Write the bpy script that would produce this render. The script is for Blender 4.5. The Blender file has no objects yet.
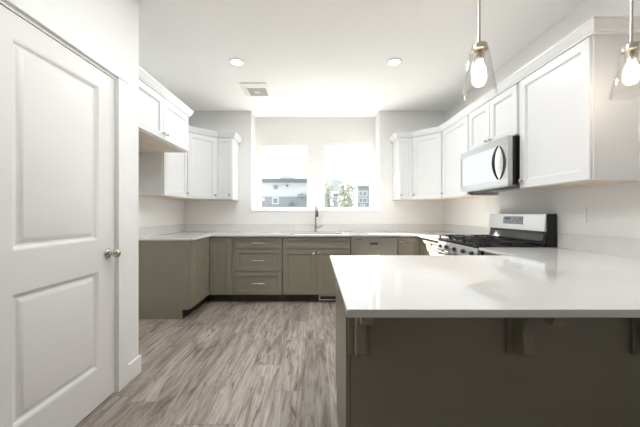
import bpy, bmesh, math, random
from mathutils import Matrix, Vector
random.seed(7)
PI = math.pi
sc = bpy.context.scene
COL = sc.collection

# ------------------------------------------------------------------ camera, world, sun, large lights, exposure
cam_d = bpy.data.cameras.new('camera')
cam_d.lens = 16.0; cam_d.sensor_width = 36.0; cam_d.shift_x = 4.0 / 640; cam_d.shift_y = 0.0
cam_d.clip_start = 0.05; cam_d.clip_end = 2000
cam = bpy.data.objects.new('camera', cam_d); COL.objects.link(cam)
cam.location = (0, 0, 1.175); cam.rotation_euler = (PI / 2, 0, 0)
sc.camera = cam

w = bpy.data.worlds.new('sky'); sc.world = w; w.use_nodes = True
wn = w.node_tree.nodes; wl = w.node_tree.links
bg = wn['Background']; bg.inputs[0].default_value = (0.93, 0.96, 1.0, 1); bg.inputs[1].default_value = 1.9

sd = bpy.data.lights.new('sun', 'SUN'); sd.energy = 52.0; sd.angle = math.radians(0.8); sd.color = (1.0, 0.96, 0.9)
sun = bpy.data.objects.new('sun', sd); COL.objects.link(sun)
sun.rotation_euler = Vector((0.65, -1.0, -0.72)).to_track_quat('-Z', 'Y').to_euler()


vs = sc.view_settings
vs.view_transform = 'Standard'; vs.look = 'None'; vs.exposure = 0.0; vs.gamma = 1.0; vs.use_curve_mapping = False
sc.display_settings.display_device = 'sRGB'
sc.cycles.max_bounces = 12; sc.cycles.diffuse_bounces = 6; sc.cycles.glossy_bounces = 6
sc.cycles.transparent_max_bounces = 16; sc.cycles.sample_clamp_indirect = 20.0
sc.cycles.caustics_reflective = False; sc.cycles.caustics_refractive = False


# ------------------------------------------------------------------ materials
def s2l(c):
    c = c / 255.0
    return c / 12.92 if c <= 0.04045 else ((c + 0.055) / 1.055) ** 2.4


def rgb(r, g, b): return (s2l(r), s2l(g), s2l(b), 1)


def mat(name, col, rough=0.5, metal=0.0, bump=0.0, bscale=200.0, var=0.0, vscale=6.0, spec=0.5, emit=None, estr=0, aniso=None):
    m = bpy.data.materials.new(name); m.use_nodes = True
    nt = m.node_tree; N = nt.nodes; L = nt.links; b = N['Principled BSDF']
    b.inputs['Base Color'].default_value = col
    b.inputs['Roughness'].default_value = rough; b.inputs['Metallic'].default_value = metal
    b.inputs['Specular IOR Level'].default_value = spec
    tc = N.new('ShaderNodeTexCoord')
    if var > 0:
        n = N.new('ShaderNodeTexNoise'); n.inputs['Scale'].default_value = vscale; n.inputs['Detail'].default_value = 4
        L.new(tc.outputs['Object'], n.inputs['Vector'])
        r = N.new('ShaderNodeValToRGB')
        r.color_ramp.elements[0].position = 0.3; r.color_ramp.elements[1].position = 0.7
        r.color_ramp.elements[0].color = tuple(c * (1 - var) for c in col[:3]) + (1,)
        r.color_ramp.elements[1].color = tuple(min(1, c * (1 + var)) for c in col[:3]) + (1,)
        L.new(n.outputs['Fac'], r.inputs['Fac']); L.new(r.outputs['Color'], b.inputs['Base Color'])
    if bump > 0:
        n = N.new('ShaderNodeTexNoise'); n.inputs['Scale'].default_value = bscale; n.inputs['Detail'].default_value = 3
        mp = N.new('ShaderNodeMapping'); L.new(tc.outputs['Object'], mp.inputs['Vector'])
        if aniso: mp.inputs['Scale'].default_value = aniso
        L.new(mp.outputs['Vector'], n.inputs['Vector'])
        bp = N.new('ShaderNodeBump'); bp.inputs['Strength'].default_value = bump; bp.inputs['Distance'].default_value = 0.01
        L.new(n.outputs['Fac'], bp.inputs['Height']); L.new(bp.outputs['Normal'], b.inputs['Normal'])
    if emit:
        b.inputs['Emission Color'].default_value = emit; b.inputs['Emission Strength'].default_value = estr
    return m


M = {}
M['wall'] = mat('wall_paint', rgb(236, 236, 235), 0.85, bump=0.06, bscale=120)
M['ceiling'] = mat('ceiling_paint', rgb(250, 250, 249), 0.9, bump=0.12, bscale=60)
M['trim'] = mat('trim_white', rgb(238, 238, 236), 0.45, bump=0.01)
M['door'] = mat('door_white', rgb(232, 231, 229), 0.4, bump=0.03, bscale=90)
M['cab_white'] = mat('cabinet_white', rgb(224, 225, 226), 0.35, bump=0.01)
M['cab_grey'] = mat('cabinet_grey_green', rgb(142, 137, 122), 0.38, var=0.03, vscale=3, bump=0.01)
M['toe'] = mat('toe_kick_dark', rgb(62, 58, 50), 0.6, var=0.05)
M['quartz'] = mat('white_quartz', rgb(222, 221, 219), 0.06, spec=0.27, var=0.012, vscale=14)
M['ply'] = mat('plywood_underside', rgb(222, 206, 188), 0.6, var=0.08, vscale=9)
M['steel'] = mat('brushed_steel', rgb(196, 196, 196), 0.28, 1.0, bump=0.02, bscale=60, aniso=(1, 1, 30))
M['nickel'] = mat('satin_nickel', rgb(196, 190, 180), 0.25, 1.0, var=0.03)
M['chrome'] = mat('faucet_steel', rgb(180, 178, 174), 0.18, 1.0, var=0.03)
M['black'] = mat('black_enamel', rgb(22, 21, 21), 0.22, var=0.1)
M['iron'] = mat('cast_iron', rgb(30, 30, 32), 0.5, bump=0.1, bscale=300)
M['dgrey'] = mat('dark_grey_plastic', rgb(60, 60, 60), 0.4, var=0.05)
M['blackglass'] = mat('mirror_dark_glass', rgb(205, 205, 205), 0.05, 0.9, var=0.02)
M['display'] = mat('display_grey', rgb(150, 156, 158), 0.25, var=0.05)
M['text'] = mat('marking_dark', rgb(70, 74, 78), 0.4, var=0.05)
M['plastic'] = mat('outlet_white', rgb(240, 239, 236), 0.3, var=0.01)
M['slot'] = mat('slot_dark', rgb(60, 58, 55), 0.6, var=0.05)
M['ventgrey'] = mat('vent_grille_grey', rgb(196, 196, 194), 0.5, var=0.03)
M['lens'] = mat('can_light_lens', rgb(255, 252, 245), 0.4, emit=(1, 0.97, 0.9, 1), estr=6, var=0.01)
M['bulb'] = mat('bulb_glow', rgb(255, 240, 220), 0.3, emit=(1, 0.86, 0.68, 1), estr=55, var=0.01)
M['filament'] = mat('lamp_socket', rgb(185, 178, 168), 0.3, 1.0, var=0.03)
M['h_white'] = mat('siding_white', rgb(205, 209, 214), 0.8, bump=0.1, bscale=5, aniso=(0.2, 0.2, 8), var=0.03)
M['h_grey'] = mat('siding_grey', rgb(150, 157, 162), 0.8, bump=0.1, bscale=5, aniso=(0.2, 0.2, 8), var=0.05)
M['h_roof'] = mat('roof_grey', rgb(120, 124, 128), 0.9, var=0.1, vscale=3)
M['h_blue'] = mat('siding_blue_grey', rgb(142, 151, 158), 0.8, var=0.06)
M['h_win'] = mat('house_window', rgb(140, 146, 150), 0.2, var=0.2, vscale=2)
M['leaf'] = mat('foliage', rgb(184, 187, 174), 0.9, var=0.25, vscale=2.5, bump=0.3, bscale=4)
M['bark'] = mat('bark', rgb(140, 136, 130), 0.9, var=0.2)
M['ground'] = mat('ground_pale', rgb(150, 151, 148), 0.95, var=0.15, vscale=0.4)
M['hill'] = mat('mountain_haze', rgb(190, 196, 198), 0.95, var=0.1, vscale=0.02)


def glass(name, tint, refl):
    m = bpy.data.materials.new(name); m.use_nodes = True
    nt = m.node_tree; N = nt.nodes; L = nt.links
    for n in list(N): N.remove(n)
    out = N.new('ShaderNodeOutputMaterial'); tr = N.new('ShaderNodeBsdfTransparent'); gl = N.new('ShaderNodeBsdfGlossy')
    tr.inputs[0].default_value = tint; gl.inputs['Roughness'].default_value = 0.02
    lw = N.new('ShaderNodeLayerWeight'); lw.inputs[0].default_value = refl
    mx = N.new('ShaderNodeMixShader'); pw = N.new('ShaderNodeMath'); pw.operation = 'POWER'; pw.inputs[1].default_value = 3.0
    ml = N.new('ShaderNodeMath'); ml.operation = 'MULTIPLY_ADD'; ml.inputs[1].default_value = refl * 3; ml.inputs[2].default_value = 0.04
    lw.inputs[0].default_value = 0.5
    L.new(lw.outputs['Facing'], pw.inputs[0]); L.new(pw.outputs[0], ml.inputs[0]); L.new(ml.outputs[0], mx.inputs[0])
    L.new(tr.outputs[0], mx.inputs[1]); L.new(gl.outputs[0], mx.inputs[2]); L.new(mx.outputs[0], out.inputs[0])
    return m


M['pane'] = glass('window_glass', (0.97, 0.98, 0.98, 1), 0.12)
M['shade'] = glass('clear_shade_glass', (0.985, 0.98, 0.975, 1), 0.28)


def floor_mat():
    m = bpy.data.materials.new('grey_brown_planks'); m.use_nodes = True
    nt = m.node_tree; N = nt.nodes; L = nt.links; b = N['Principled BSDF']
    tc = N.new('ShaderNodeTexCoord')

    def mth(op, a, b_=None):
        n = N.new('ShaderNodeMath'); n.operation = op
        for k_, v_ in ((0, a), (1, b_)):
            if v_ is None: continue
            if isinstance(v_, (int, float)): n.inputs[k_].default_value = v_
            else: L.new(v_, n.inputs[k_])
        return n.outputs[0]
    sp = N.new('ShaderNodeSeparateXYZ'); L.new(tc.outputs['Object'], sp.inputs[0])
    u = mth('DIVIDE', mth('ADD', sp.outputs[0], 20.03), 0.178); row = mth('FLOOR', u)
    w1 = N.new('ShaderNodeTexWhiteNoise'); w1.noise_dimensions = '1D'; L.new(row, w1.inputs['W'])
    v = mth('ADD', mth('DIVIDE', sp.outputs[1], 1.22), mth('MULTIPLY', w1.outputs['Value'], 7.0)); pid = mth('FLOOR', v)
    cb = N.new('ShaderNodeCombineXYZ'); L.new(row, cb.inputs[0]); L.new(pid, cb.inputs[1])
    w2 = N.new('ShaderNodeTexWhiteNoise'); w2.noise_dimensions = '2D'; L.new(cb.outputs[0], w2.inputs['Vector'])
    fu = mth('FRACT', u); fv = mth('FRACT', v)
    gap = mth('MAXIMUM', mth('LESS_THAN', fu, 0.010), mth('LESS_THAN', fv, 0.0022))
    # per plank offset of the grain
    sc_ = N.new('ShaderNodeVectorMath'); sc_.operation = 'SCALE'; sc_.inputs['Scale'].default_value = 37.0
    L.new(w2.outputs['Color'], sc_.inputs[0])
    add = N.new('ShaderNodeVectorMath'); add.operation = 'ADD'
    L.new(tc.outputs['Object'], add.inputs[0]); L.new(sc_.outputs[0], add.inputs[1])
    mg = N.new('ShaderNodeMapping'); mg.inputs['Scale'].default_value = (13, 1.5, 13); L.new(add.outputs[0], mg.inputs['Vector'])
    n1 = N.new('ShaderNodeTexNoise'); n1.inputs['Scale'].default_value = 1.0; n1.inputs['Detail'].default_value = 6
    n1.inputs['Roughness'].default_value = 0.62; n1.inputs['Distortion'].default_value = 1.6
    L.new(mg.outputs['Vector'], n1.inputs['Vector'])
    r1 = N.new('ShaderNodeValToRGB'); e = r1.color_ramp.elements
    e[0].position = 0.27; e[0].color = rgb(98, 86, 77); e[1].position = 0.75; e[1].color = rgb(196, 189, 181)
    k = e.new(0.40); k.color = rgb(146, 134, 125); k = e.new(0.52); k.color = rgb(172, 163, 154)
    L.new(n1.outputs['Fac'], r1.inputs['Fac'])
    m2 = N.new('ShaderNodeMapping'); m2.inputs['Scale'].default_value = (60, 3, 60); L.new(add.outputs[0], m2.inputs['Vector'])
    n2 = N.new('ShaderNodeTexNoise'); n2.inputs['Scale'].default_value = 1.5; n2.inputs['Detail'].default_value = 4
    L.new(m2.outputs['Vector'], n2.inputs['Vector'])
    r2 = N.new('ShaderNodeValToRGB'); e = r2.color_ramp.elements
    e[0].position = 0.3; e[0].color = (0.72, 0.70, 0.68, 1); e[1].position = 0.65; e[1].color = (1.08, 1.08, 1.08, 1)
    L.new(n2.outputs['Fac'], r2.inputs['Fac'])
    mu = N.new('ShaderNodeMix'); mu.data_type = 'RGBA'; mu.blend_type = 'MULTIPLY'; mu.inputs[0].default_value = 1
    L.new(r1.outputs['Color'], mu.inputs[6]); L.new(r2.outputs['Color'], mu.inputs[7])
    # knots and dark grain patches
    m4 = N.new('ShaderNodeMapping'); m4.inputs['Scale'].default_value = (8.5, 1.6, 8.5); L.new(add.outputs[0], m4.inputs['Vector'])
    n4 = N.new('ShaderNodeTexNoise'); n4.inputs['Scale'].default_value = 1.3; n4.inputs['Detail'].default_value = 5
    n4.inputs['Roughness'].default_value = 0.7; n4.inputs['Distortion'].default_value = 2.2; L.new(m4.outputs['Vector'], n4.inputs['Vector'])
    r4 = N.new('ShaderNodeValToRGB'); e = r4.color_ramp.elements
    e[0].position = 0.32; e[0].color = (0.42, 0.38, 0.34, 1); e[1].position = 0.46; e[1].color = (1, 1, 1, 1)
    L.new(n4.outputs['Fac'], r4.inputs['Fac'])
    mk = N.new('ShaderNodeMix'); mk.data_type = 'RGBA'; mk.blend_type = 'MULTIPLY'; mk.inputs[0].default_value = 1
    L.new(mu.outputs[2], mk.inputs[6]); L.new(r4.outputs['Color'], mk.inputs[7]); mu = mk
    # per plank tone
    r3 = N.new('ShaderNodeValToRGB'); e = r3.color_ramp.elements
    e[0].position = 0; e[0].color = (0.74, 0.73, 0.72, 1); e[1].position = 1; e[1].color = (1.18, 1.18, 1.20, 1)
    L.new(w2.outputs['Value'], r3.inputs['Fac'])
    mu2 = N.new('ShaderNodeMix'); mu2.data_type = 'RGBA'; mu2.blend_type = 'MULTIPLY'; mu2.inputs[0].default_value = 1
    L.new(mu.outputs[2], mu2.inputs[6]); L.new(r3.outputs['Color'], mu2.inputs[7])
    mx = N.new('ShaderNodeMix'); mx.data_type = 'RGBA'; L.new(mth('MULTIPLY', gap, 0.75), mx.inputs[0])
    L.new(mu2.outputs[2], mx.inputs[6]); mx.inputs[7].default_value = rgb(88, 80, 74)
    L.new(mx.outputs[2], b.inputs['Base Color'])
    b.inputs['Roughness'].default_value = 0.36; b.inputs['Specular IOR Level'].default_value = 0.4
    bp = N.new('ShaderNodeBump'); bp.inputs['Strength'].default_value = 0.15; bp.inputs['Distance'].default_value = 0.003
    L.new(n2.outputs['Fac'], bp.inputs['Height']); L.new(bp.outputs['Normal'], b.inputs['Normal'])
    return m


M['floor'] = floor_mat()


# ------------------------------------------------------------------ mesh helpers
class MB:
    def __init__(s, mtx=None): s.v = []; s.f = []; s.m = mtx

    def add(s, vs_, fs_, mtx=None):
        n = len(s.v); t = mtx or s.m
        for p in vs_:
            p = Vector(p); s.v.append(tuple(t @ p) if t is not None else tuple(p))
        for f in fs_: s.f.append(tuple(i + n for i in f))
        return s

    def box(s, x0, x1, y0, y1, z0, z1):
        return s.add([(x0, y0, z0), (x1, y0, z0), (x1, y1, z0), (x0, y1, z0), (x0, y0, z1), (x1, y0, z1), (x1, y1, z1), (x0, y1, z1)],
                     [(0, 3, 2, 1), (4, 5, 6, 7), (0, 1, 5, 4), (1, 2, 6, 5), (2, 3, 7, 6), (3, 0, 4, 7)])

    def prism(s, poly, z0, z1):
        n = len(poly)
        return s.add([(x, y, z0) for x, y in poly] + [(x, y, z1) for x, y in poly],
                     [tuple(range(n))[::-1], tuple(range(n, 2 * n))] + [(i, (i + 1) % n, n + (i + 1) % n, n + i) for i in range(n)])

    def side(s, prof, x0, x1):           # (y,z) profile extruded along x
        n = len(prof)
        return s.add([(x0, y, z) for y, z in prof] + [(x1, y, z) for y, z in prof],
                     [tuple(range(n)), tuple(range(n, 2 * n))[::-1]] + [(i, n + i, n + (i + 1) % n, (i + 1) % n) for i in range(n)])

    def front(s, prof, y0, y1):          # (x,z) profile extruded along y
        n = len(prof)
        return s.add([(x, y0, z) for x, z in prof] + [(x, y1, z) for x, z in prof],
                     [tuple(range(n)), tuple(range(n, 2 * n))[::-1]] + [(i, n + i, n + (i + 1) % n, (i + 1) % n) for i in range(n)])

    def lathe(s, prof, o, ax=(0, 0, 1), n=20):    # prof (r,h) along the axis
        ax = Vector(ax).normalized(); q = Vector((0, 0, 1)).rotation_difference(ax); o = Vector(o)
        vs_ = []; fs_ = []
        for r, h in prof:
            for k in range(n):
                a = 2 * PI * k / n
                vs_.append(tuple(o + q @ Vector((max(r, 1e-5) * math.cos(a), max(r, 1e-5) * math.sin(a), h))))
        for i in range(len(prof) - 1):
            for k in range(n):
                k2 = (k + 1) % n
                fs_.append((i * n + k, i * n + k2, (i + 1) * n + k2, (i + 1) * n + k))
        fs_.append(tuple(range(n))[::-1]); fs_.append(tuple((len(prof) - 1) * n + k for k in range(n)))
        return s.add(vs_, fs_)

    def open_lathe(s, prof, o, n=32):
        s.lathe(prof, o, (0, 0, 1), n); s.f.pop(); s.f.pop(); return s

    def tube(s, pts, r, n=10):
        pts = [Vector(p) for p in pts]; vs_ = []; fs_ = []; up = None
        for i, p in enumerate(pts):
            d = (pts[min(i + 1, len(pts) - 1)] - pts[max(i - 1, 0)]).normalized()
            if up is None: up = d.orthogonal().normalized()
            up = (up - d * up.dot(d)).normalized(); b = d.cross(up)
            rr = r[i] if isinstance(r, (list, tuple)) else r
            for k in range(n):
                a = 2 * PI * k / n; vs_.append(tuple(p + (up * math.cos(a) + b * math.sin(a)) * rr))
        for i in range(len(pts) - 1):
            for k in range(n):
                k2 = (k + 1) % n; fs_.append((i * n + k, i * n + k2, (i + 1) * n + k2, (i + 1) * n + k))
        fs_.append(tuple(range(n))[::-1]); fs_.append(tuple((len(pts) - 1) * n + k for k in range(n)))
        return s.add(vs_, fs_)

    def rings(s, x0, x1, z0, z1, rg, back=None):
        """nested rectangles facing -y: rg = [(inset, y)...]; the last one is capped; back closes at y=back"""
        vs_ = []; fs_ = []
        for ins, y in rg:
            vs_ += [(x0 + ins, y, z0 + ins), (x1 - ins, y, z0 + ins), (x1 - ins, y, z1 - ins), (x0 + ins, y, z1 - ins)]
        for i in range(len(rg) - 1):
            for k in range(4):
                k2 = (k + 1) % 4; fs_.append((i * 4 + k, i * 4 + k2, (i + 1) * 4 + k2, (i + 1) * 4 + k))
        L = (len(rg) - 1) * 4; fs_.append((L, L + 1, L + 2, L + 3))
        if back is not None:
            b = len(vs_); vs_ += [(x0, back, z0), (x1, back, z0), (x1, back, z1), (x0, back, z1)]
            for k in range(4):
                k2 = (k + 1) % 4; fs_.append((k, b + k, b + k2, k2))
            fs_.append((b, b + 3, b + 2, b + 1))
        return s.add(vs_, fs_)

    def cells(s, xs, ys, pred, z0, z1):
        xs = sorted(xs); ys = sorted(ys); vs_ = []; fs_ = []; idx = {}

        def V(i, j, t):
            if (i, j, t) not in idx: idx[(i, j, t)] = len(vs_); vs_.append((xs[i], ys[j], z1 if t else z0))
            return idx[(i, j, t)]
        nx = len(xs) - 1; ny = len(ys) - 1
        on = lambda i, j: 0 <= i < nx and 0 <= j < ny and pred((xs[i] + xs[i + 1]) / 2, (ys[j] + ys[j + 1]) / 2)
        for i in range(nx):
            for j in range(ny):
                if not on(i, j): continue
                fs_.append((V(i, j, 1), V(i + 1, j, 1), V(i + 1, j + 1, 1), V(i, j + 1, 1)))
                fs_.append((V(i, j, 0), V(i, j + 1, 0), V(i + 1, j + 1, 0), V(i + 1, j, 0)))
                if not on(i, j - 1): fs_.append((V(i, j, 0), V(i + 1, j, 0), V(i + 1, j, 1), V(i, j, 1)))
                if not on(i, j + 1): fs_.append((V(i + 1, j + 1, 0), V(i, j + 1, 0), V(i, j + 1, 1), V(i + 1, j + 1, 1)))
                if not on(i - 1, j): fs_.append((V(i, j + 1, 0), V(i, j, 0), V(i, j, 1), V(i, j + 1, 1)))
                if not on(i + 1, j): fs_.append((V(i + 1, j, 0), V(i + 1, j + 1, 0), V(i + 1, j + 1, 1), V(i + 1, j, 1)))
        return s.add(vs_, fs_)

    def build(s, name, material, parent=None, smooth=True, bevel=0, seg=2):
        me = bpy.data.meshes.new(name); me.from_pydata(s.v, [], s.f); me.update()
        bm = bmesh.new(); bm.from_mesh(me); bmesh.ops.recalc_face_normals(bm, faces=bm.faces); bm.to_mesh(me); bm.free()
        me.materials.append(M[material])
        if smooth:
            for p in me.polygons: p.use_smooth = True
            me.set_sharp_from_angle(angle=math.radians(32))
        o = bpy.data.objects.new(name, me); COL.objects.link(o)
        if parent: o.parent = parent
        if bevel:
            b = o.modifiers.new('bevel', 'BEVEL'); b.width = bevel; b.segments = seg; b.limit_method = 'ANGLE'
        return o


def tag(o, label=None, cat=None, group=None, kind=None):
    if label: o['label'] = label
    if cat: o['category'] = cat
    if group: o['group'] = group
    if kind: o['kind'] = kind
    return o


def thing(name, label, cat, loc=(0, 0, 0), rz=0, group=None):
    o = bpy.data.objects.new(name, None); COL.objects.link(o); o.empty_display_size = 0.1
    o.location = loc; o.rotation_euler = (0, 0, math.radians(rz)); return tag(o, label, cat, group)


def struct(name, mb, material, label=None, **k):
    o = mb.build(name, material, **k); o['kind'] = 'structure'
    if label: o['label'] = label
    return o


# ------------------------------------------------------------------ dimensions
H = 2.74; XR = 1.974; XL = -2.01; YB = 4.335; YN = 4.62; PX = -1.31; PY = 2.10; YR = -4.2
CT0, CT1 = 0.876, 0.900
NX0, NX1, SILL = -0.985, 0.965, 1.205

# ------------------------------------------------------------------ shell
struct('floor', MB().box(-3.0, XR + 0.15, YR - 0.15, YB + 0.4, -0.1, 0), 'floor', 'grey-brown wood plank floor')
struct('ceiling', MB().box(-3.0, XR + 0.15, YR - 0.15, YN + 0.2, H, H + 0.12), 'ceiling', 'white textured ceiling')
# back wall with the window niche
wins = [(-0.935, -0.105), (0.095, 0.935)]; WZ0, WZ1 = 1.235, 2.315
b = MB()
b.box(XL - 0.12, NX0, YB, YN + 0.16, 0, H).box(NX1, XR + 0.12, YB, YN + 0.16, 0, H).box(NX0, NX1, YB, YN + 0.16, 0, SILL)
b.box(NX0, NX1, YN, YN + 0.16, SILL, WZ0).box(NX0, NX1, YN, YN + 0.16, WZ1, H)
b.box(NX0, wins[0][0], YN, YN + 0.16, WZ0, WZ1).box(wins[0][1], wins[1][0], YN, YN + 0.16, WZ0, WZ1).box(wins[1][1], NX1, YN, YN + 0.16, WZ0, WZ1)
struct('wall_back', b, 'wall', 'pale wall with a recessed window niche')
struct('trim_1', MB().box(NX0 + 0.002, NX1 - 0.002, YB - 0.012, YN - 0.002, SILL, SILL + 0.014), 'trim', 'white window sill ledge', bevel=0.003)
struct('wall_left', MB().box(XL - 0.12, XL, PY, YB, 0, H), 'wall', 'pale wall left of the corner cabinets')
DY0, DY1, DZ = 1.085, 1.872, 2.062
b = MB().box(PX - 0.115, PX, DY1, PY, 0, H).box(PX - 0.115, PX, YR, DY0, 0, H).box(PX - 0.115, PX, DY0, DY1, DZ, H)
b.box(XL, PX - 0.115, PY - 0.115, PY, 0, H)
struct('wall_pantry', b, 'wall', 'white pantry wall with the door')
b = MB().box(XR, XR + 0.12, -0.50, YB, 0, H).box(XR, XR + 0.12, YR, -1.40, 0, H)
b.box(XR, XR + 0.12, -1.40, -0.50, 0, 0.90).box(XR, XR + 0.12, -1.40, -0.50, 2.05, H)  # sill and header of the opening made for the added side window
struct('wall_right', b, 'wall', 'pale right wall behind the range')
struct('wall_pantry_back', MB().box(-3.0, -2.9, YR, YB + 0.4, 0, H), 'wall')
struct('wall_rear', MB().box(-3.0, XR + 0.12, YR - 0.12, YR, 0, H), 'wall')
# windows over the sink
for i, (x0, x1) in enumerate(wins):
    r = bpy.data.objects.new('window_%d' % (i + 1), None); COL.objects.link(r); r.location = ((x0 + x1) / 2, YN, WZ0); r['kind'] = 'structure'
    r['label'] = ['left window over the sink', 'right window over the sink'][i]
    hw = (x1 - x0) / 2; hh = WZ1 - WZ0; t = 0.042; y0, y1 = 0.008, 0.07
    f = MB().box(-hw, -hw + t, y0, y1, 0, hh).box(hw - t, hw, y0, y1, 0, hh).box(-hw + t, hw - t, y0, y1, 0, t).box(-hw + t, hw - t, y0, y1, hh - t, hh)
    f.build('window_frame', 'trim', r)
    MB().box(-hw + t, hw - t, 0.036, 0.040, t, hh - t).build('window_glass', 'pane', r)
r = bpy.data.objects.new('window_3', None); COL.objects.link(r); r.location = (XR, -0.95, 0.90); r['kind'] = 'structure'  # unseen window added behind the camera, lets sky light into the near room
f = MB()
for y in (-0.45, 0.40): f.box(0.02, 0.08, y, y + 0.05, 0, 1.15)
f.box(0.02, 0.08, -0.40, 0.40, 0, 0.05).box(0.02, 0.08, -0.40, 0.40, 1.10, 1.15)
f.build('window_frame', 'trim', r)

# pantry door and its casing
CZ = DZ + 0.012
cw = 0.092
ct = MB().box(PX, PX + 0.017, DY1 - 0.006, DY1 + cw, 0, DZ + 0.004).box(PX, PX + 0.017, DY0 - cw, DY0 + 0.006, 0, DZ + 0.004)
ct.box(PX, PX + 0.017, DY0 - cw, DY1 + cw, DZ + 0.0075, DZ + 0.008 + cw)
struct('trim_2', ct, 'trim', 'white casing around the pantry door', bevel=0.002)
jb = MB().box(PX - 0.115, PX, DY1 - 0.010, DY1 - 0.0005, 0, DZ - 0.001).box(PX - 0.115, PX, DY0 + 0.0005, DY0 + 0.010, 0, DZ - 0.001).box(PX - 0.115, PX, DY0 + 0.01, DY1 - 0.01, DZ - 0.010, DZ - 0.001)
jb.box(PX - 0.06, PX - 0.045, DY1 - 0.02, DY1 - 0.010, 0, DZ - 0.01).box(PX - 0.06, PX - 0.045, DY0 + 0.01, DY0 + 0.02, 0, DZ - 0.01)
struct('trim_3', jb, 'trim', 'white jamb of the pantry door')
d = bpy.data.objects.new('door_1', None); COL.objects.link(d); d['kind'] = 'structure'; d['label'] = 'white two-panel pantry door'
dw = 0.760; d.location = (PX - 0.006, (DY0 + DY1) / 2, 0.012); d.rotation_euler = (0, 0, PI / 2)   # front faces +X
dh = 2.036
s = MB(); st = 0.135; zz = [0, 0.222, 0.812, 1.0, 1.932, dh]
hw = dw / 2
# door slab: stiles, rails and two moulded panels, one mesh
s.box(-hw, -hw + st, 0, 0.034, 0, dh).box(hw - st, hw, 0, 0.034, 0, dh)
for a_, b_ in ((0, 1), (2, 3), (4, 5)): s.box(-hw + st, hw - st, 0, 0.034, zz[a_], zz[b_])
for a_, b_ in ((1, 2), (3, 4)):
    s.rings(-hw + st, hw - st, zz[a_], zz[b_], [(0, 0), (0.005, 0.002), (0.018, 0.016), (0.028, 0.017), (0.050, 0.005), (0.055, 0.004)])
slab = s.build('door_slab', 'door', d)
k = MB().lathe([(0.031, 0), (0.031, 0.004), (0.024, 0.010), (0.013, 0.013), (0.011, 0.030), (0.016, 0.036), (0.026, 0.044), (0.029, 0.054), (0.026, 0.064), (0.015, 0.070), (0.0, 0.071)], (hw - 0.060, 0, 0.912), (0, -1, 0), 28)
k.build('door_knob', 'nickel', d)['label'] = 'satin nickel round knob'
MB().box(hw - 0.001, hw + 0.0015, 0.006, 0.030, 0.88, 0.945).build('latch_plate', 'nickel', d)
hg = MB()
for z in (0.2, 1.02, 1.83): hg.lathe([(0.006, 0), (0.006, 0.09)], (-hw - 0.004, -0.004, z), (0, 0, 1), 10)
hg.build('hinge', 'nickel', d)


def baseboard(name, b):
    struct(name, b, 'trim', bevel=0.004)


bh = 0.127
baseboard('baseboard_left', MB().box(PX, PX + 0.014, DY1 + cw + 0.001, PY + 0.014, 0, bh))
baseboard('baseboard_pantry', MB().box(XL + 0.014, PX, PY, PY + 0.014, 0, bh))
baseboard('baseboard_alcove', MB().box(XL, XL + 0.014, PY + 0.014, 3.12, 0, bh))
baseboard('baseboard_right', MB().box(XR - 0.014, XR, YR, 1.1, 0, bh))
baseboard('baseboard_near', MB().box(PX, PX + 0.014, YR, DY0 - cw - 0.001, 0, bh))


# ------------------------------------------------------------------ cabinet builders (local: x along width, -y towards the room)
def shaker(name, root, x0, x1, z0, z1, yf, material, mtx=None, fr=0.058, th=0.02, flat=False, bead=True):
    b = MB(mtx)
    if flat or min(x1 - x0, z1 - z0) < 0.2: fr = min(fr, 0.042)
    rg = [(0, yf - th + 0.001), (0.001, yf - th), (fr, yf - th), (fr + 0.0015, yf - th + 0.008), (fr + 0.010, yf - th + 0.009), (fr + 0.0115, yf - th + 0.013)]
    b.rings(x0, x1, z0, z1, rg, back=yf)
    return b.build(name, material, root, smooth=False)


KNOB = [(0.007, 0), (0.006, 0.003), (0.005, 0.013), (0.010, 0.017), (0.0145, 0.022), (0.0145, 0.026), (0.010, 0.029), (0, 0.030)]


def knob(parent, x, z, y, mtx=None):
    return MB(mtx).lathe(KNOB, (x, y, z), (0, -1, 0), 16).build('knob', 'nickel', parent)


def pull(parent, x, z, y, L=0.165, mtx=None):
    b = MB(mtx); b.tube([(x - L / 2, y - 0.030, z), (x + L / 2, y - 0.030, z)], 0.007, 10)
    for q in (-1, 1): b.tube([(x + q * L * 0.38, y, z), (x + q * L * 0.38, y - 0.030, z)], 0.0045, 8)
    return b.build('handle', 'nickel', parent)


def base_body(root, w, d, material='cab_grey', toe=True, mtx=None, notch_only=False):
    b = MB(mtx)
    b.side([(0, 0.0), (-d + 0.075, 0.0), (-d + 0.075, 0.106), (-d, 0.106), (-d, CT0 - 0.001), (0, CT0 - 0.001)], -w / 2, w / 2)
    o = b.build('body', material, root, smooth=False)
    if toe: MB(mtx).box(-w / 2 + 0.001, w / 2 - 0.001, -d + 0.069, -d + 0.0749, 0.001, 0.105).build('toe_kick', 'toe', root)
    return o


BD = 0.595   # carcass depth, doors add 0.02
Zd0, Zd1 = 0.116, 0.864


def wall_body(root, w, d, z0, z1, mtx=None):
    MB(mtx).box(-w / 2, w / 2, -d, 0, z0 + 0.003, z1).build('body', 'cab_white', root, smooth=False)
    MB(mtx).box(-w / 2 + 0.003, w / 2 - 0.003, -d + 0.019, -0.003, z0, z0 + 0.003).build('underside', 'ply', root)['label'] = 'bare wood underside'


UZ0, UZ1 = 1.372, 2.300
UD = 0.31
DZ0, DZ1 = 1.380, 2.238

# ------------------------------------------------------------------ base cabinets
yw = YB - 0.002
# left run
t = thing('base_cabinet', 'grey-green single-door base cabinet on the left with a plain end panel facing the camera', 'cabinet', (XL + 0.002, 3.29, 0), 90, 'grey-green base cabinets')
base_body(t, 0.258, 0.598)
dr = shaker('door', t, -0.124, 0.124, Zd0, Zd1, -0.598, 'cab_grey'); knob(dr, 0.095, 0.80, -0.618)
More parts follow.
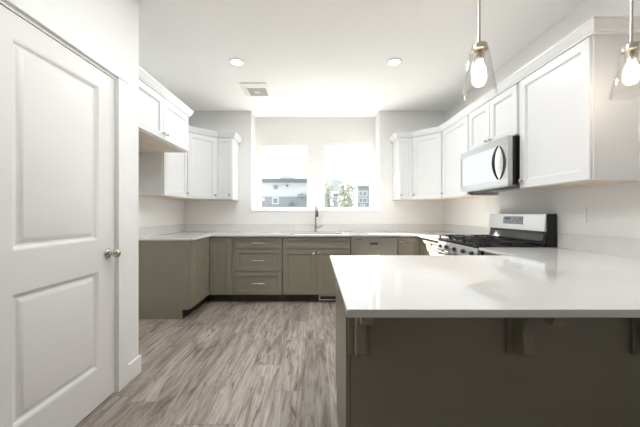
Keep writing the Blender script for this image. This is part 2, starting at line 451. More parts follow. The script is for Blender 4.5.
# corner carousel cabinet, left
def corner_base(label, sgn):
    xw = XL + 0.002 if sgn < 0 else XR - 0.002
    X = lambda a: xw - sgn * a          # distance from the side wall
    t = thing('corner_base_cabinet', label, 'cabinet', (X(0.45), yw - 0.45, 0), 0, 'grey-green base cabinets')
    T = Matrix.Translation((-X(0.45), -(yw - 0.45), 0))
    b = MB(T)
    L1 = 0.912; D1 = 0.598
    poly = [(X(0.0), yw), (X(L1), yw), (X(L1), yw - D1), (X(D1), yw - D1), (X(D1), yw - L1), (X(0), yw - L1)]
    b.prism(poly, 0.106, CT0 - 0.001)
    D2 = D1 - 0.075
    b.prism([(X(0.0), yw), (X(L1), yw), (X(L1), yw - D2), (X(D2), yw - D2), (X(D2), yw - L1), (X(0), yw - L1)], 0, 0.106)
    b.build('body', 'cab_grey', t, smooth=False)
    b = MB(T)
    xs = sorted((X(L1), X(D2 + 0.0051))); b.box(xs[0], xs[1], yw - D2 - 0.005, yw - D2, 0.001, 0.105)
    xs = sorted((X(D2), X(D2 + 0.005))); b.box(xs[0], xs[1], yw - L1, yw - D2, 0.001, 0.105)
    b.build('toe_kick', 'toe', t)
    # back-facing door leaf
    xa, xb = sorted((X(D1 + 0.024), X(L1 - 0.012)))
    d1 = shaker('door', t, xa, xb, Zd0, Zd1, yw - D1, 'cab_grey', mtx=T)
    knob(d1, (xb - 0.028 if sgn < 0 else xa + 0.028), 0.80, yw - D1 - 0.02, mtx=T)
    # side-facing leaf
    R = T @ Matrix.Translation((X(D1), yw - (D1 + L1) / 2, 0)) @ Matrix.Rotation(PI / 2 if sgn < 0 else -PI / 2, 4, 'Z')
    hw_ = (L1 - D1) / 2
    shaker('door', t, -hw_ + (0.022 if sgn > 0 else 0.006), hw_ - (0.022 if sgn < 0 else 0.006), Zd0, Zd1, 0, 'cab_grey', mtx=R)
    return t


corner_base('grey-green corner base cabinet with two narrow door leaves, left of the three-drawer cabinet', -1)
corner_base('grey-green corner base cabinet with narrow door leaves between the dishwasher and range', 1)

# drawer cabinet
t = thing('drawer_cabinet', 'grey-green base cabinet with three drawers and bar handles', 'cabinet', (-0.768, yw, 0), 0, 'grey-green base cabinets')
base_body(t, 0.654, 0.598)
for z0, z1 in ((0.716, Zd1), (0.420, 0.706), (Zd0, 0.410)):
    dr = shaker('drawer', t, -0.283, 0.321, z0, z1, -0.598, 'cab_grey', fr=0.045)
    pull(dr, 0.018, (z0 + z1) / 2, -0.618)
# sink cabinet
t = thing('sink_cabinet', 'grey-green sink base cabinet with a false front over two doors', 'cabinet', (0.008, yw, 0), 0, 'grey-green base cabinets')
base_body(t, 0.890, 0.598)
shaker('false_front', t, -0.439, 0.439, 0.716, Zd1, -0.598, 'cab_grey', fr=0.045)
for q in (-1, 1):
    xa, xb = sorted((q * 0.003, q * 0.439))
    dr = shaker('door', t, xa, xb, Zd0, 0.706, -0.598, 'cab_grey'); knob(dr, q * 0.038, 0.655, -0.618)
vt = MB().box(0.03, 0.29, -0.598 + 0.058, -0.598 + 0.0689, 0.018, 0.088)
vt.build('toe_kick_vent', 'trim', t, bevel=0.002)['label'] = 'white register'
b = MB()
b.box(0.048, 0.272, -0.5402, -0.541 + 0.0005, 0.033, 0.073)
b.build('vent_slot', 'slot', t)

# right run cabinet beside the range (far side), and the one on the near side
t = thing('base_cabinet', 'grey-green sunlit base cabinet against the far side of the range', 'cabinet', (XR - 0.002, 3.2475, 0), -90, 'grey-green base cabinets')
base_body(t, 0.343, 0.598)
dr = shaker('door', t, -0.165, 0.165, Zd0, 0.706, -0.598, 'cab_grey'); knob(dr, -0.13, 0.655, -0.618)
dr = shaker('drawer', t, -0.165, 0.165, 0.716, Zd1, -0.598, 'cab_grey', fr=0.04); pull(dr, 0, 0.79, -0.618, 0.13)
t = thing('base_cabinet', 'grey-green base cabinet between the range and the peninsula', 'cabinet', (XR - 0.002, 2.087, 0), -90, 'grey-green base cabinets')
base_body(t, 0.436, 0.598)
dr = shaker('door', t, -0.212, 0.15, Zd0, 0.706, -0.598, 'cab_grey'); knob(dr, -0.17, 0.655, -0.618)
dr = shaker('drawer', t, -0.212, 0.15, 0.716, Zd1, -0.598, 'cab_grey', fr=0.04); pull(dr, -0.03, 0.79, -0.618, 0.13)

# peninsula
PB = 1.185
t = thing('peninsula_cabinet', 'long dark grey-green peninsula cabinet under the big white quartz counter', 'cabinet', (0.74, PB + 0.018, 0), 180)
pw = 1.196
b = MB(); d_ = 0.595
b.side([(-0.0, 0.0), (-d_ + 0.075, 0.0), (-d_ + 0.075, 0.106), (-d_, 0.106), (-d_, CT0 - 0.001), (0, CT0 - 0.001)], -pw / 2, pw / 2)
b.build('body', 'cab_grey', t, smooth=False)
b = MB(); b.side([(0.018, 0.0), (-d_ + 0.075, 0.0), (-d_ + 0.075, 0.106), (-d_ - 0.0, 0.106), (-d_ - 0.0, CT0 - 0.001), (0.018, CT0 - 0.001)], pw / 2 + 0.0005, pw / 2 + 0.0175)
b.build('end_panel', 'cab_grey', t, smooth=False)
for q in (-1, 1):
    for z0, z1, nm in ((Zd0, 0.706, 'door'), (0.716, Zd1, 'drawer')):
        xa, xb = sorted((q * 0.006, q * 0.590))
        dr = shaker(nm, t, xa, xb, z0, z1, -d_, 'cab_grey', fr=0.05)
        if nm == 'door': knob(dr, q * 0.04, 0.655, -d_ - 0.02)
        else: pull(dr, (xa + xb) / 2, 0.79, -d_ - 0.02)
bp_ = MB().box(-1.232, pw / 2 - 0.002, 0.0005, 0.018, 0.0, CT0 - 0.001)
bp_.build('back_panel', 'cab_grey', t, smooth=False)
MB().box(-1.232, -0.606, -0.56, 0, 0.0, CT0 - 0.002).build('corner_body', 'cab_grey', t, smooth=False)

CORB = [(0, .610), (.030, .603), (.062, .606), (.080, .625), (.077, .655), (.070, .690), (.074, .722), (.090, .755), (.118, .780), (.150, .793), (.180, .795), (.205, .787), (.228, .783), (.248, .791), (.258, .808), (.260, .874), (0, .874)]
for X, lab in ((0.178, 'curved grey-green wood bracket under the left end of the peninsula counter'),
               (0.835, 'curved dark wood bracket under the middle of the peninsula counter'),
               (1.352, 'curved dark wood bracket under the counter, cut by the right edge of the photo')):
    t = thing('counter_bracket', lab, 'bracket', (X, PB - 0.0005, 0.60), 0, 'brackets under the peninsula counter')
    T = Matrix.Translation((0, 0, -0.60))
    MB(T).box(-0.044, 0.044, -0.014, 0, 0.592, 0.874).build('back_plate', 'cab_grey', t, bevel=0.003)
    MB(T).side([(-y * 0.76 - 0.014 if i not in (0, len(CORB) - 1) else -0.0142, z) for i, (y, z) in enumerate(CORB)], -0.020, 0.020).build('scroll_arm', 'cab_grey', t, bevel=0.003)

# ------------------------------------------------------------------ dishwasher
t = thing('dishwasher', 'stainless steel built-in dishwasher under the back counter', 'dishwasher', (0.7575, yw, 0), 0)
MB().box(-0.298, 0.298, -0.56, 0, 0.005, 0.868).build('body', 'dgrey', t)
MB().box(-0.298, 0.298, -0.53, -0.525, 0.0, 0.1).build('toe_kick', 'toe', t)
dd = MB().box(-0.299, 0.299, -0.628, -0.565, 0.115, 0.862).build('door', 'steel', t, bevel=0.004)
b = MB().box(-0.24, -0.02, -0.6305, -0.628, 0.770, 0.800).box(0.055, 0.19, -0.6345, -0.628, 0.765, 0.800)
b.build('control_strip', 'steel', dd)
MB().box(-0.055, 0.05, -0.633, -0.628, 0.770, 0.795).build('pocket_handle', 'slot', dd)
b = MB()
for q in range(7): b.box(-0.235 + q * 0.011, -0.228 + q * 0.011, -0.629, -0.628, 0.832, 0.841)
b.build('badge', 'text', dd)

# ------------------------------------------------------------------ countertops
SX0, SX1, SY0, SY1 = -0.34, 0.36, 3.775, 4.165
cf = YB - 0.645; cl = XL + 0.645; cr = XR - 0.652; ce = 0.002
cA = 3.14; cR0 = 3.076
b = MB().cells([XL + ce, cl, SX0, SX1, cr, XR - ce], [cA, cR0, cf, SY0, SY1, YB - ce],
               lambda x, y: (not (SX0 < x < SX1 and SY0 < y < SY1)) and (y > cf or (x < cl and y > cA) or (x > cr and y > cR0)), CT0, CT1)
co = b.build('countertop', 'quartz', None, bevel=0.002)
tag(co, 'white quartz countertop running along the left, back and far right cabinets', 'countertop')
BS = 1.018
b = MB().box(XL + ce + 0.012, XR - ce - 0.012, YB - 0.014, YB - ce, CT1, BS).box(XL + ce, XL + ce + 0.012, cA, YB - ce, CT1, BS).box(XR - ce - 0.012, XR - ce, cR0, YB - ce, CT1, BS)
b.build('backsplash', 'quartz', co, bevel=0.001)
pn = MB().cells([0.0885, cr, XR - ce], [0.815, 1.871, 2.308], lambda x, y: y < 1.871 or x > cr, CT0, CT1)
po = tag(pn.build('countertop', 'quartz', None, bevel=0.002), 'large glossy white quartz peninsula countertop in the foreground', 'countertop')
MB().box(XR - ce - 0.012, XR - ce, 0.815, 2.308, CT1, BS).build('backsplash', 'quartz', po, bevel=0.001)

# sink and faucet
t = thing('kitchen_sink', 'stainless undermount sink set in the back countertop', 'sink', (0.01, 3.97, 0.68), 0)
b = MB(); hx, hy = 0.358, 0.203
b.box(-hx, hx, -hy, hy, 0, 0.004).box(-hx, -hx + 0.004, -hy, hy, 0.004, 0.194).box(hx - 0.004, hx, -hy, hy, 0.004, 0.194).box(-hx, hx, -hy, -hy + 0.004, 0.004, 0.194).box(-hx, hx, hy - 0.004, hy, 0.004, 0.194)
b.build('basin', 'steel', t)
MB().lathe([(0.045, 0), (0.045, 0.004), (0.03, 0.003), (0, 0.003)], (0, 0, 0.004), (0, 0, 1), 20).build('drain', 'chrome', t)
t = thing('kitchen_faucet', 'tall gooseneck pull-down faucet in brushed steel behind the sink', 'faucet', (-0.005, 4.225, CT1), 8)
b = MB().lathe([(0.027, 0), (0.027, 0.006), (0.020, 0.012), (0.017, 0.05), (0.017, 0.10)], (0, 0, 0), (0, 0, 1), 20)
pts = [(0, 0, 0.10), (0, 0, 0.30)]
for a in range(0, 181, 15):
    r_ = math.radians(a); pts.append((0, -0.075 + 0.075 * math.cos(r_), 0.32 + 0.085 * math.sin(r_)))
b.tube(pts, 0.0115, 14); b.build('spout', 'chrome', t)
MB().tube([(0, -0.15, 0.318), (0, -0.151, 0.29), (0, -0.153, 0.235), (0, -0.153, 0.225)], [0.012, 0.013, 0.017, 0.015], 14).build('spray_head', 'dgrey', t)['label'] = 'dark spray head'
b = MB().tube([(0.012, 0, 0.065), (0.040, 0, 0.065)], 0.012, 12).tube([(0.034, 0, 0.065), (0.055, -0.012, 0.075), (0.095, -0.03, 0.10)], [0.008, 0.007, 0.005], 10)
b.build('lever', 'chrome', t)

# ------------------------------------------------------------------ range
RY0, RY1 = 2.316, 3.070
t = thing('gas_range', 'stainless steel gas range with black grates and upright control display', 'range', (XR - 0.002, (RY0 + RY1) / 2, 0), -90)
hw = (RY1 - RY0) / 2
MB().box(-hw, hw, -0.62, -0.010, 0.02, 0.895).build('body', 'black', t, bevel=0.003)
for x in (-0.33, 0.33):
    for y in (-0.56, -0.06): MB().lathe([(0.018, 0), (0.018, 0.02)], (x, y, 0), (0, 0, 1), 10).build('foot', 'dgrey', t)
od = MB().box(-hw + 0.003, hw - 0.003, -0.655, -0.621, 0.20, 0.775).build('oven_door', 'steel', t, bevel=0.004)
MB().box(-0.26, 0.26, -0.657, -0.655, 0.32, 0.62).build('oven_window', 'black', od)
MB().tube([(-0.32, -0.655, 0.725), (-0.32, -0.695, 0.725), (0.32, -0.695, 0.725), (0.32, -0.655, 0.725)], 0.011, 12).build('oven_handle', 'steel', od)
MB().box(-hw + 0.003, hw - 0.003, -0.652, -0.621, 0.03, 0.19).build('warming_drawer', 'steel', t, bevel=0.003)
cp = MB().side([(-0.621, 0.785), (-0.662, 0.785), (-0.668, 0.80), (-0.650, 0.888), (-0.621, 0.888)], -hw + 0.002, hw - 0.002).build('control_panel', 'steel', t)
for x in (-0.30, -0.16, 0, 0.16, 0.30):
    kk = MB().lathe([(0.021, 0), (0.021, 0.004), (0.017, 0.007), (0.015, 0.020), (0.011, 0.023), (0, 0.023)], (x, -0.660, 0.838), (0, -1, 0.2), 18)
    kk.build('knob', 'dgrey', t)
ck = MB().box(-hw, hw, -0.660, -0.095, 0.889, 0.914).build('cooktop', 'black', t, bevel=0.005)
gr = 0
for gx in (-0.25, 0.0, 0.25):
    b = MB(); g0, g1 = gx - 0.118, gx + 0.118; ya, yb = -0.635, -0.125; zt = 0.948; r_ = 0.007
    for x in (g0, g1): b.box(x - r_, x + r_, ya, yb, zt - 0.014, zt)
    for y in (ya, yb, (ya + yb) / 2): b.box(g0, g1, y - r_, y + r_, zt - 0.014, zt)
    for cy in (ya + 0.127, yb - 0.127):
        for a in range(4):
            ang = PI / 4 + a * PI / 2; c, s_ = math.cos(ang), math.sin(ang)
            Rm = Matrix.Translation((gx, cy, 0)) @ Matrix.Rotation(ang, 4, 'Z')
            b.add([(0.035, -0.005, zt - 0.012), (0.155, -0.005, zt - 0.012), (0.155, 0.005, zt - 0.012), (0.035, 0.005, zt - 0.012), (0.035, -0.005, zt + 0.004), (0.155, -0.005, zt), (0.155, 0.005, zt), (0.035, 0.005, zt + 0.004)],
                  [(0, 3, 2, 1), (4, 5, 6, 7), (0, 1, 5, 4), (1, 2, 6, 5), (2, 3, 7, 6), (3, 0, 4, 7)], Rm)
    for x in (g0, g1):
        for y in (ya, yb, (ya + yb) / 2): b.box(x - 0.009, x + 0.009, y - 0.009, y + 0.009, 0.914, zt - 0.01)
    b.build('grate', 'iron', t, smooth=False)
    for cy in (ya + 0.127, yb - 0.127):
        MB().lathe([(0.05, 0), (0.05, 0.006), (0.036, 0.010), (0.036, 0.018), (0.030, 0.021), (0, 0.021)], (gx, cy, 0.914), (0, 0, 1), 20).build('burner', 'dgrey', t)
MB().box(-hw, hw, -0.092, -0.010, 0.889, 1.172).build('backguard', 'black', t, bevel=0.004)
MB().side([(-0.092, 0.925), (-0.128, 0.925), (-0.120, 0.955), (-0.108, 1.005), (-0.092, 1.008)], -hw + 0.03, hw - 0.012).build('vent_trim', 'dgrey', t)
bp_ = MB().side([(-0.093, 1.028), (-0.112, 1.028), (-0.110, 1.050), (-0.099, 1.168), (-0.093, 1.172)], -hw + 0.008, hw - 0.003).build('backguard_face', 'steel', t)
Rt = Matrix.Translation((0, -0.1042, 1.112)) @ Matrix.Rotation(math.radians(-5.3), 4, 'X')
MB(Rt).box(-0.14, 0.125, -0.003, 0.002, -0.036, 0.036).build('display', 'display', bp_)
b = MB(Rt).box(-0.115, -0.04, -0.0036, -0.003, 0.004, 0.024)
for q in range(4): b.box(-0.01 + q * 0.03, 0.008 + q * 0.03, -0.0036, -0.003, 0.012 if q % 2 else -0.006, 0.019 if q % 2 else 0.002)
for q in range(5): b.box(-0.115 + q * 0.018, -0.103 + q * 0.018, -0.0036, -0.003, -0.022, -0.016)
b.build('display_marks', 'text', bp_)

# ------------------------------------------------------------------ microwave
t = thing('microwave', 'stainless over-the-range microwave with a dark curved handle', 'microwave', (XR - 0.002, (RY0 + RY1) / 2, 1.405), -90)
T = Matrix.Translation((0, 0, -1.405))
MB(T).box(-hw, hw, -0.372, -0.002, 1.412, 1.808).build('body', 'black', t)
fr = MB(T)
x0, x1, z0, z1 = -hw, hw, 1.412, 1.812; yf, yb_ = -0.412, -0.372
gx0, gx1, gz0, gz1 = -hw + 0.022, hw - 0.012, 1.462, 1.755
fr.rings(x0, x1, z0, z1, [(0.0, yf + 0.004), (0.004, yf), (0.012, yf)], back=yb_); fr.v = []; fr.f = []
fr.box(x0, gx0, yf, yb_, z0, z1).box(gx1, x1, yf, yb_, z0, z1).box(gx0, gx1, yf, yb_, z0, gz0).box(gx0, gx1, yf, yb_, gz1, z1)
fr.build('front_frame', 'steel', t, smooth=False)
xs_ = hw - 0.105
dd = MB(T).box(gx0 + 0.001, xs_ - 0.001, yf + 0.004, yb_, gz0 + 0.001, gz1 - 0.001).build('door', 'blackglass', t)
MB(T).box(xs_ + 0.001, gx1 - 0.001, yf + 0.003, yb_, gz0 + 0.001, gz1 - 0.001).build('control_panel', 'blackglass', t)
pts = []
for k in range(13):
    a = k / 12; pts.append((xs_ - 0.01, yf - 0.004 - 0.042 * math.sin(a * PI) ** 0.7, gz0 + 0.005 + a * (gz1 - gz0 - 0.01)))
MB(T).tube(pts, [0.006 + 0.006 * math.sin(k / 12 * PI) for k in range(13)], 12).build('handle', 'black', dd)['label'] = 'dark bowed handle'
b = MB(T).box(-hw + 0.02, hw - 0.02, -0.395, -0.03, 1.402, 1.412)
b.build('bottom_plate', 'steel', t)
b = MB(T)
for q in range(9): b.box(-hw + 0.05 + q * 0.073, -hw + 0.10 + q * 0.073, -0.36, -0.20, 1.398, 1.402)
b.build('vent_grille', 'dgrey', t)

# ------------------------------------------------------------------ wall cabinets
# fridge cabinet (deep, over the open alcove)
FY0, FY1 = PY + 0.002, 3.130
t = thing('fridge_wall_cabinet', 'deep white two-door wall cabinet over the empty refrigerator space', 'cabinet', (XL + 0.002, (FY0 + FY1) / 2, 1.84), 90, 'white wall cabinets')
T = Matrix.Translation((0, 0, -1.84)); fw = (FY1 - FY0) / 2
wall_body(t, fw * 2, 0.588, 1.845, UZ1, T)
for q in (-1, 1):
    xa, xb = sorted((q * 0.003, q * (fw - 0.010)))
    dr = shaker('door', t, xa, xb, 1.857, DZ1, -0.588, 'cab_white', mtx=T); knob(dr, q * 0.032, 1.905, -0.608, T)
# left wall cabinet
t = thing('wall_cabinet', 'white single-door wall cabinet on the left wall below and behind the deep cabinet', 'cabinet', (XL + 0.002, 3.427, UZ0), 90, 'white wall cabinets')
T = Matrix.Translation((0, 0, -UZ0))
wall_body(t, 0.588, UD, UZ0, UZ1, T)
dr = shaker('door', t, -0.284, 0.284, DZ0, DZ1, -UD, 'cab_white', mtx=T); knob(dr, 0.255, 1.435, -UD - 0.02, T)


def corner_wall(label, sgn):
    xw = XL + 0.002 if sgn < 0 else XR - 0.002
    X = lambda a: xw - sgn * a
    t = thing('corner_wall_cabinet', label, 'cabinet', (X(0.3), yw - 0.3, UZ0), 0, 'white wall cabinets')
    T = Matrix.Translation((-X(0.3), -(yw - 0.3), -UZ0))
    L1 = 0.608
    poly = [(X(0), yw), (X(L1), yw), (X(L1), yw - UD), (X(UD), yw - L1), (X(0), yw - L1)]
    MB(T).prism(poly, UZ0 + 0.003, UZ1).build('body', 'cab_white', t, smooth=False)
    pi_ = [(X(0.003), yw - 0.003), (X(L1 - 0.003), yw - 0.003), (X(L1 - 0.003), yw - UD + 0.018), (X(UD - 0.018), yw - L1 + 0.003), (X(0.003), yw - L1 + 0.003)]
    MB(T).prism(pi_, UZ0, UZ0 + 0.003).build('underside', 'ply', t)
    a = Vector((X(L1), yw - UD, 0)); c = Vector((X(UD), yw - L1, 0)); mid = (a + c) / 2; L = (a - c).length
    ang = math.radians(45) if sgn < 0 else math.radians(-45)
    R = T @ Matrix.Translation(mid) @ Matrix.Rotation(ang, 4, 'Z')
    dr = shaker('door', t, -L / 2 + 0.012, L / 2 - 0.012, DZ0, DZ1, 0, 'cab_white', mtx=R)
    knob(dr, (L / 2 - 0.042) * (1 if sgn < 0 else -1), 1.435, -0.02, R)


corner_wall('white diagonal corner wall cabinet left of the windows', -1)
corner_wall('white diagonal corner wall cabinet right of the windows', 1)
for sgn, lab in ((-1, 'narrow white wall cabinet on the back wall just left of the windows'), (1, 'narrow white wall cabinet on the back wall just right of the windows')):
    xc = -1.2875 if sgn < 0 else 1.2635
    t = thing('narrow_wall_cabinet', lab, 'cabinet', (xc, yw, UZ0), 0, 'white wall cabinets')
    T = Matrix.Translation((0, 0, -UZ0)); wd = 0.2275 if sgn < 0 else 0.200
    wall_body(t, wd, UD, UZ0, UZ1, T)
    dr = shaker('door', t, -wd / 2 + 0.008, wd / 2 - 0.008, DZ0, DZ1, -UD, 'cab_white', mtx=T, fr=0.05); knob(dr, -0.07 if sgn > 0 else 0.07, 1.435, -UD - 0.02, T)
T = Matrix.Translation((0, 0, -UZ0))
t = thing('wall_cabinet', 'tall white wall cabinet between the right corner cabinet and the microwave', 'cabinet', (XR - 0.002, 3.398, UZ0), -90, 'white wall cabinets')
wall_body(t, 0.648, UD, UZ0, UZ1, T)
dr = shaker('door', t, -0.300, 0.314, DZ0, DZ1, -UD, 'cab_white', mtx=T); knob(dr, -0.27, 1.435, -UD - 0.02, T)
t = thing('microwave_wall_cabinet', 'short white two-door wall cabinet above the microwave', 'cabinet', (XR - 0.002, (RY0 + RY1) / 2, 1.814), -90, 'white wall cabinets')
Tm = Matrix.Translation((0, 0, -1.814))
wall_body(t, 0.752, UD, 1.814, UZ1, Tm)
for q in (-1, 1):
    xa, xb = sorted((q * 0.003, q * 0.364))
    dr = shaker('door', t, xa, xb, 1.824, DZ1, -UD, 'cab_white', mtx=Tm); knob(dr, q * 0.032, 1.868, -UD - 0.02, Tm)
t = thing('wall_cabinet', 'large white single-door wall cabinet at the near end of the right wall', 'cabinet', (XR - 0.002, 2.006, UZ0), -90, 'white wall cabinets')
wall_body(t, 0.612, UD, UZ0, UZ1, T)
dr = shaker('door', t, -0.286, 0.298, DZ0, DZ1, -UD, 'cab_white', mtx=T); knob(dr, -0.255, 1.435, -UD - 0.02, T)
MB(T).box(0.3062, 0.312, -0.045, 0, UZ0, UZ1).build('scribe_strip', 'cab_white', t)


def sweep(path, prof):
    n = len(path); b = MB(); k = len(prof); P = [Vector(p) for p in path]; vs_ = []; fs_ = []
    for i in range(n):
        d0 = (P[i] - P[i - 1]).normalized() if i > 0 else None
        d1 = (P[i + 1] - P[i]).normalized() if i < n - 1 else None
        nn = lambda d: Vector((d.y, -d.x))
        if d0 is None: m = nn(d1)
        elif d1 is None: m = nn(d0)
        else:
            m = (nn(d0) + nn(d1)).normalized(); m = m / max(0.3, m.dot(nn(d0)))
        for o, z in prof: vs_.append((P[i].x + m.x * o, P[i].y + m.y * o, z))
    for i in range(n - 1):
        for j in range(k):
            j2 = (j + 1) % k; fs_.append((i * k + j, i * k + j2, (i + 1) * k + j2, (i + 1) * k + j))
    fs_.append(tuple(range(k))); fs_.append(tuple((n - 1) * k + j for j in range(k))[::-1])
    return b.add(vs_, fs_)


CP = [(0.001, 2.244), (0.023, 2.244), (0.026, 2.256), (0.031, 2.260), (0.048, 2.296), (0.053, 2.300), (0.053, 2.316), (0.001, 2.316)]
fx = XL + 0.590
rx = XR - 0.312; lx = XL + 0.312
tag(sweep([(fx, PY + 0.003), (fx, FY1 + 0.001), (lx + 0.075, FY1 + 0.001)], CP).build('crown_molding', 'cab_white', smooth=False), 'white crown moulding on the deep cabinet over the refrigerator space', 'moulding', 'crown mouldings')
tag(sweep([(lx, FY1 + 0.075), (lx, yw - 0.608), (XL + 0.61, yw - UD), (-1.1727, yw - UD), (-1.1727, yw - 0.001)], CP).build('crown_molding', 'cab_white', smooth=False), 'white crown moulding on the cabinets left of the windows', 'moulding', 'crown mouldings')
tag(sweep([(1.1622, yw - 0.001), (1.1622, yw - UD), (XR - 0.61, yw - UD), (rx, yw - 0.608), (rx, 1.699), (XR - 0.003, 1.699)], CP).build('crown_molding', 'cab_white', smooth=False), 'long white crown moulding on the cabinets along the right wall', 'moulding', 'crown mouldings')


# ------------------------------------------------------------------ pendants, recessed lights, vent, outlets
def pendant(x, y, label):
    t = thing('pendant_light', label, 'light', (x, y, H), 0, 'pendant lights over the peninsula')
    MB().lathe([(0.062, -0.022), (0.062, -0.004), (0.058, 0)], (0, 0, 0), (0, 0, 1), 28).build('canopy', 'nickel', t)
    MB().tube([(0, 0, -0.02), (0, 0, -0.725)], 0.0065, 12).build('rod', 'nickel', t)
    MB().lathe([(0.010, 0.0), (0.034, -0.006), (0.038, -0.02), (0.038, -0.034), (0.024, -0.036), (0.022, -0.085), (0.019, -0.09)], (0, 0, -0.718), (0, 0, 1), 28).build('socket_cap', 'nickel', t)
    pr = [(0.040, -0.748), (0.045, -0.754), (0.052, -0.81), (0.063, -0.88), (0.0765, -0.963), (0.078, -0.972)]
    inn = [(r - 0.003, h) for r, h in reversed(pr)]
    MB().open_lathe(pr + inn, (0, 0, 0)).build('glass_shade', 'shade', t)
    MB().lathe([(0.012, -0.800), (0.014, -0.812), (0.026, -0.838), (0.031, -0.862), (0.028, -0.884), (0.016, -0.902), (0.0, -0.907)], (0, 0, 0), (0, 0, 1), 24).build('bulb', 'bulb', t)['label'] = 'glowing bulb'


pendant(0.815, 1.42, 'glowing clear glass pendant light left of the large wall cabinet')
pendant(1.575, 1.42, 'glowing clear glass pendant light cut by the right edge of the photo')


def can(x, y, label, energy=11):
    t = thing('recessed_light', label, 'light', (x, y, H), 0, 'recessed ceiling lights')
    MB().open_lathe([(0.058, -0.0005), (0.058, -0.006), (0.078, -0.006), (0.082, -0.0005)], (0, 0, 0)).build('trim_ring', 'trim', t)
    MB().lathe([(0.0578, -0.004), (0.0578, -0.0005)], (0, 0, 0), (0, 0, 1), 32).build('lens', 'lens', t)
    d = bpy.data.lights.new('can_lamp', 'AREA'); d.shape = 'DISK'; d.size = 0.11; d.energy = energy; d.color = (0.97, 0.985, 1.0)
    o = bpy.data.objects.new('can_lamp', d); COL.objects.link(o); o.location = (x, y, H - 0.008)


can(-0.817, 2.94, 'round recessed ceiling light left of center, nearer than the vent')
can(0.807, 2.94, 'round recessed ceiling light on the right side of the ceiling')
can(-0.30, 1.50, 'round recessed ceiling light above the near floor, added unseen to light the near room', 15)  # added lamp outside the view, brightens the near floor and pantry door
can(0.60, 1.50, 'round recessed ceiling light above the peninsula, added unseen to light the counter', 9)  # added lamp outside the view, brightens the counter and near cabinets

t = thing('ceiling_vent', 'rectangular white ceiling vent with a grey grille near the left recessed light', 'vent', (-0.76, 3.58, H), 0)
MB().box(-0.165, 0.165, -0.18, 0.18, -0.012, -0.0005).build('frame', 'trim', t, bevel=0.004)
b = MB(); gx0_, gx1_, gy0_, gy1_ = -0.095, 0.135, -0.055, 0.165
for q in range(12): b.box(gx0_ + 0.006, gx1_ - 0.006, gy0_ + 0.008 + q * 0.0175, gy0_ + 0.018 + q * 0.0175, -0.017, -0.0125)
b.box(gx0_, gx0_ + 0.006, gy0_, gy1_, -0.019, -0.0121).box(gx1_ - 0.006, gx1_, gy0_, gy1_, -0.019, -0.0121).box(gx0_, gx1_, gy0_, gy0_ + 0.006, -0.019, -0.0121).box(gx0_, gx1_, gy1_ - 0.006, gy1_, -0.019, -0.0121)
b.build('grille', 'ventgrey', t)
MB().box(-0.02, 0.045, 0.03, 0.075, -0.021, -0.0175).build('damper_tab', 'trim', t)['label'] = 'small white damper tab'


def outlet(loc, rz, label, kind='outlet'):
    t = thing('wall_outlet', label, 'outlet', loc, rz, 'wall outlets')
    MB().box(-0.036, 0.036, -0.006, -0.0002, -0.058, 0.058).build('cover_plate', 'plastic', t, bevel=0.002)
    for z in (-0.02, 0.02):
        f = MB().box(-0.017, 0.017, -0.009, -0.0061, z - 0.0145, z + 0.0145).build('socket', 'plastic', t, bevel=0.001)
        MB().box(-0.008, -0.006, -0.0094, -0.009, z - 0.004, z + 0.006).box(0.006, 0.008, -0.0094, -0.009, z - 0.004, z + 0.006).build('slot', 'slot', f)


outlet((XR, 2.11, 1.165), -90, 'white double outlet on the right wall near the range')
outlet((XL, 3.81, 1.150), 90, 'white double outlet on the left wall above the counter')
outlet((1.095, YB, 1.180), 0, 'white double outlet on the back wall right of the windows')

# ------------------------------------------------------------------ outside
GZ = -0.6
struct('ground', MB().box(-80, 80, 5.2, 260, GZ - 0.2, GZ), 'ground')
t = thing('neighbor_house', 'pale neighbouring house with grey lower siding seen through the left window', 'house', (-4.5, 30, GZ), 0)
T = Matrix.Translation((4.5, -30, -GZ))
MB(T).box(-9.5, -0.2, 30, 38, 2.95, 4.45).build('upper_wall', 'h_white', t)
MB(T).box(-9.5, -0.2, 29.95, 38, GZ, 2.95).build('lower_wall', 'h_grey', t)
MB(T).side([(29.4, 4.45), (38.6, 4.45), (38.6, 4.72), (34, 4.95), (29.4, 4.80)], -10.0, 0.1).build('roof', 'h_roof', t)
for xx, zz_, w_, h_ in ((-4.25, 3.95, 0.42, 0.42),):
    MB(T).box(xx - w_ / 2, xx + w_ / 2, 29.93, 30.0, zz_ - h_ / 2, zz_ + h_ / 2).build('window', 'h_win', t)
f = MB(T).box(-4.62, -3.92, 29.88, 29.95, 2.15, 2.90).build('window', 'h_white', t)
MB(T).box(-4.48, -4.06, 29.86, 29.88, 2.28, 2.76).build('pane', 'h_win', f)
MB(T).box(-3.15, -2.98, 29.85, 30.0, 4.0, 4.2).build('wall_lamp', 'h_roof', t)
MB(T).box(-6.0, -5.4, 29.9, 29.95, 2.5, 2.85).build('shutter', 'h_white', t)
MB(T).front([(-1.9, 2.9), (-1.1, 2.9), (-1.05, 3.12), (-1.5, 3.32), (-1.95, 3.12)], 29.6, 29.94).build('dormer', 'h_grey', t)
MB(T).front([(-2.9, 2.0), (-2.1, 2.0), (-2.5, 2.45)], 29.7, 29.94).build('porch_gable', 'h_roof', t)

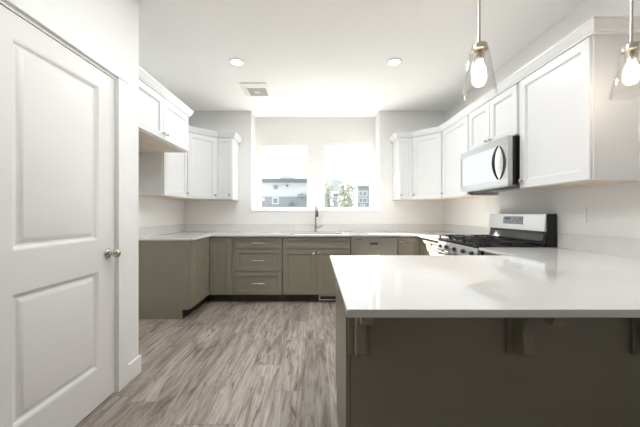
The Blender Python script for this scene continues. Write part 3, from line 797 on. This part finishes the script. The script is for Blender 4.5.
def townhouse(x0, x1, y, ztop, label, mt, wx):
    t = thing('townhouse', label, 'house', ((x0 + x1) / 2, y, GZ), 0, 'townhouses beyond the right window')
    T = Matrix.Translation((-(x0 + x1) / 2, -y, -GZ))
    MB(T).box(x0, x1, y, y + 7, GZ, ztop).build('wall', mt, t)
    MB(T).side([(y - 0.3, ztop), (y + 7.3, ztop), (y + 3.5, ztop + 0.5)], x0 - 0.1, x1 + 0.1).build('roof', 'h_roof', t)
    for a, z, w_, h_ in wx:
        f = MB(T).box(a - w_ / 2, a + w_ / 2, y - 0.10, y, z - h_ / 2, z + h_ / 2).build('window', 'h_white', t)
        MB(T).box(a - w_ / 2 + 0.1, a - 0.05, y - 0.13, y - 0.10, z - h_ / 2 + 0.1, z + h_ / 2 - 0.1).box(a + 0.05, a + w_ / 2 - 0.1, y - 0.13, y - 0.10, z - h_ / 2 + 0.1, z + h_ / 2 - 0.1).build('pane', 'h_win', f)


townhouse(4.55, 5.75, 31, 4.15, 'blue-grey townhouse with white windows at the right side of the right window', 'h_blue', [(5.10, 3.35, 0.95, 0.62), (5.10, 2.62, 0.95, 0.55), (5.05, 1.9, 0.6, 0.6)])
townhouse(2.35, 4.45, 38.6, 3.9, 'grey townhouse with narrow white windows behind the bare trees', 'h_grey', [(2.8, 2.6, 0.5, 0.9), (3.45, 2.6, 0.45, 0.9), (4.1, 3.0, 0.4, 0.8), (2.8, 3.4, 0.5, 0.3)])


def tree(x, y, h, r, label, seed):
    rnd = random.Random(seed)
    t = thing('tree', label, 'tree', (x, y, GZ), 0, 'trees beyond the right window')
    b = MB().tube([(0, 0, 0), (0.05, 0, h * 0.4), (0, 0.02, h * 0.9)], [0.11, 0.08, 0.03], 8)
    for k in range(16):
        a = rnd.random() * 6.28; z = h * (0.3 + 0.5 * rnd.random()); l = r * (0.6 + 0.5 * rnd.random())
        b.tube([(0, 0, z), (math.cos(a) * l * 0.5, math.sin(a) * l * 0.5, z + l * 0.35), (math.cos(a) * l, math.sin(a) * l, z + l * 0.6)], [0.035, 0.022, 0.01], 5)
    b.build('trunk', 'bark', t)
    b = MB()
    for k in range(420):
        a = rnd.random() * 6.28; u = rnd.random() ** 0.5; z = h * (0.22 + 0.78 * rnd.random())
        rr = r * u * (1.15 - abs(z / h - 0.5))
        c = Vector((math.cos(a) * rr, math.sin(a) * rr, z)); q = 0.05 + 0.09 * rnd.random()
        Rm = Matrix.Translation(c) @ Matrix.Rotation(rnd.random() * 6, 4, 'X') @ Matrix.Rotation(rnd.random() * 6, 4, 'Z')
        b.add([(-q, 0, -q), (q, 0.02, -q * .6), (q * .7, 0, q), (-q * .8, -0.03, q * .8), (0, q * .6, 0)], [(0, 1, 4), (1, 2, 4), (2, 3, 4), (3, 0, 4), (0, 3, 2, 1)], Rm)
    b.build('foliage', 'leaf', t, smooth=False)


tree(1.15, 27, 4.8, 0.75, 'pale leafy tree at the left side of the right window', 1)
tree(2.35, 24, 4.2, 0.55, 'pale leafy tree near the middle of the right window', 2)
tree(3.20, 28, 4.7, 0.65, 'pale thin tree in front of the grey townhouse', 3)
# distant mountains
b = MB(); pr = []
rnd = random.Random(3)
for k in range(101):
    x = -150 + 3 * k
    z = 21.5 + 9 * math.exp(-((x + 23) / 9) ** 2) + 5 * math.exp(-((x + 7) / 8) ** 2) + 6 * math.exp(-((x - 14) / 9) ** 2) + rnd.random() * 0.8
    pr.append((x, z))
b.front([(-150, GZ)] + pr + [(150, GZ)], 220, 250)
struct('hills', b, 'hill')
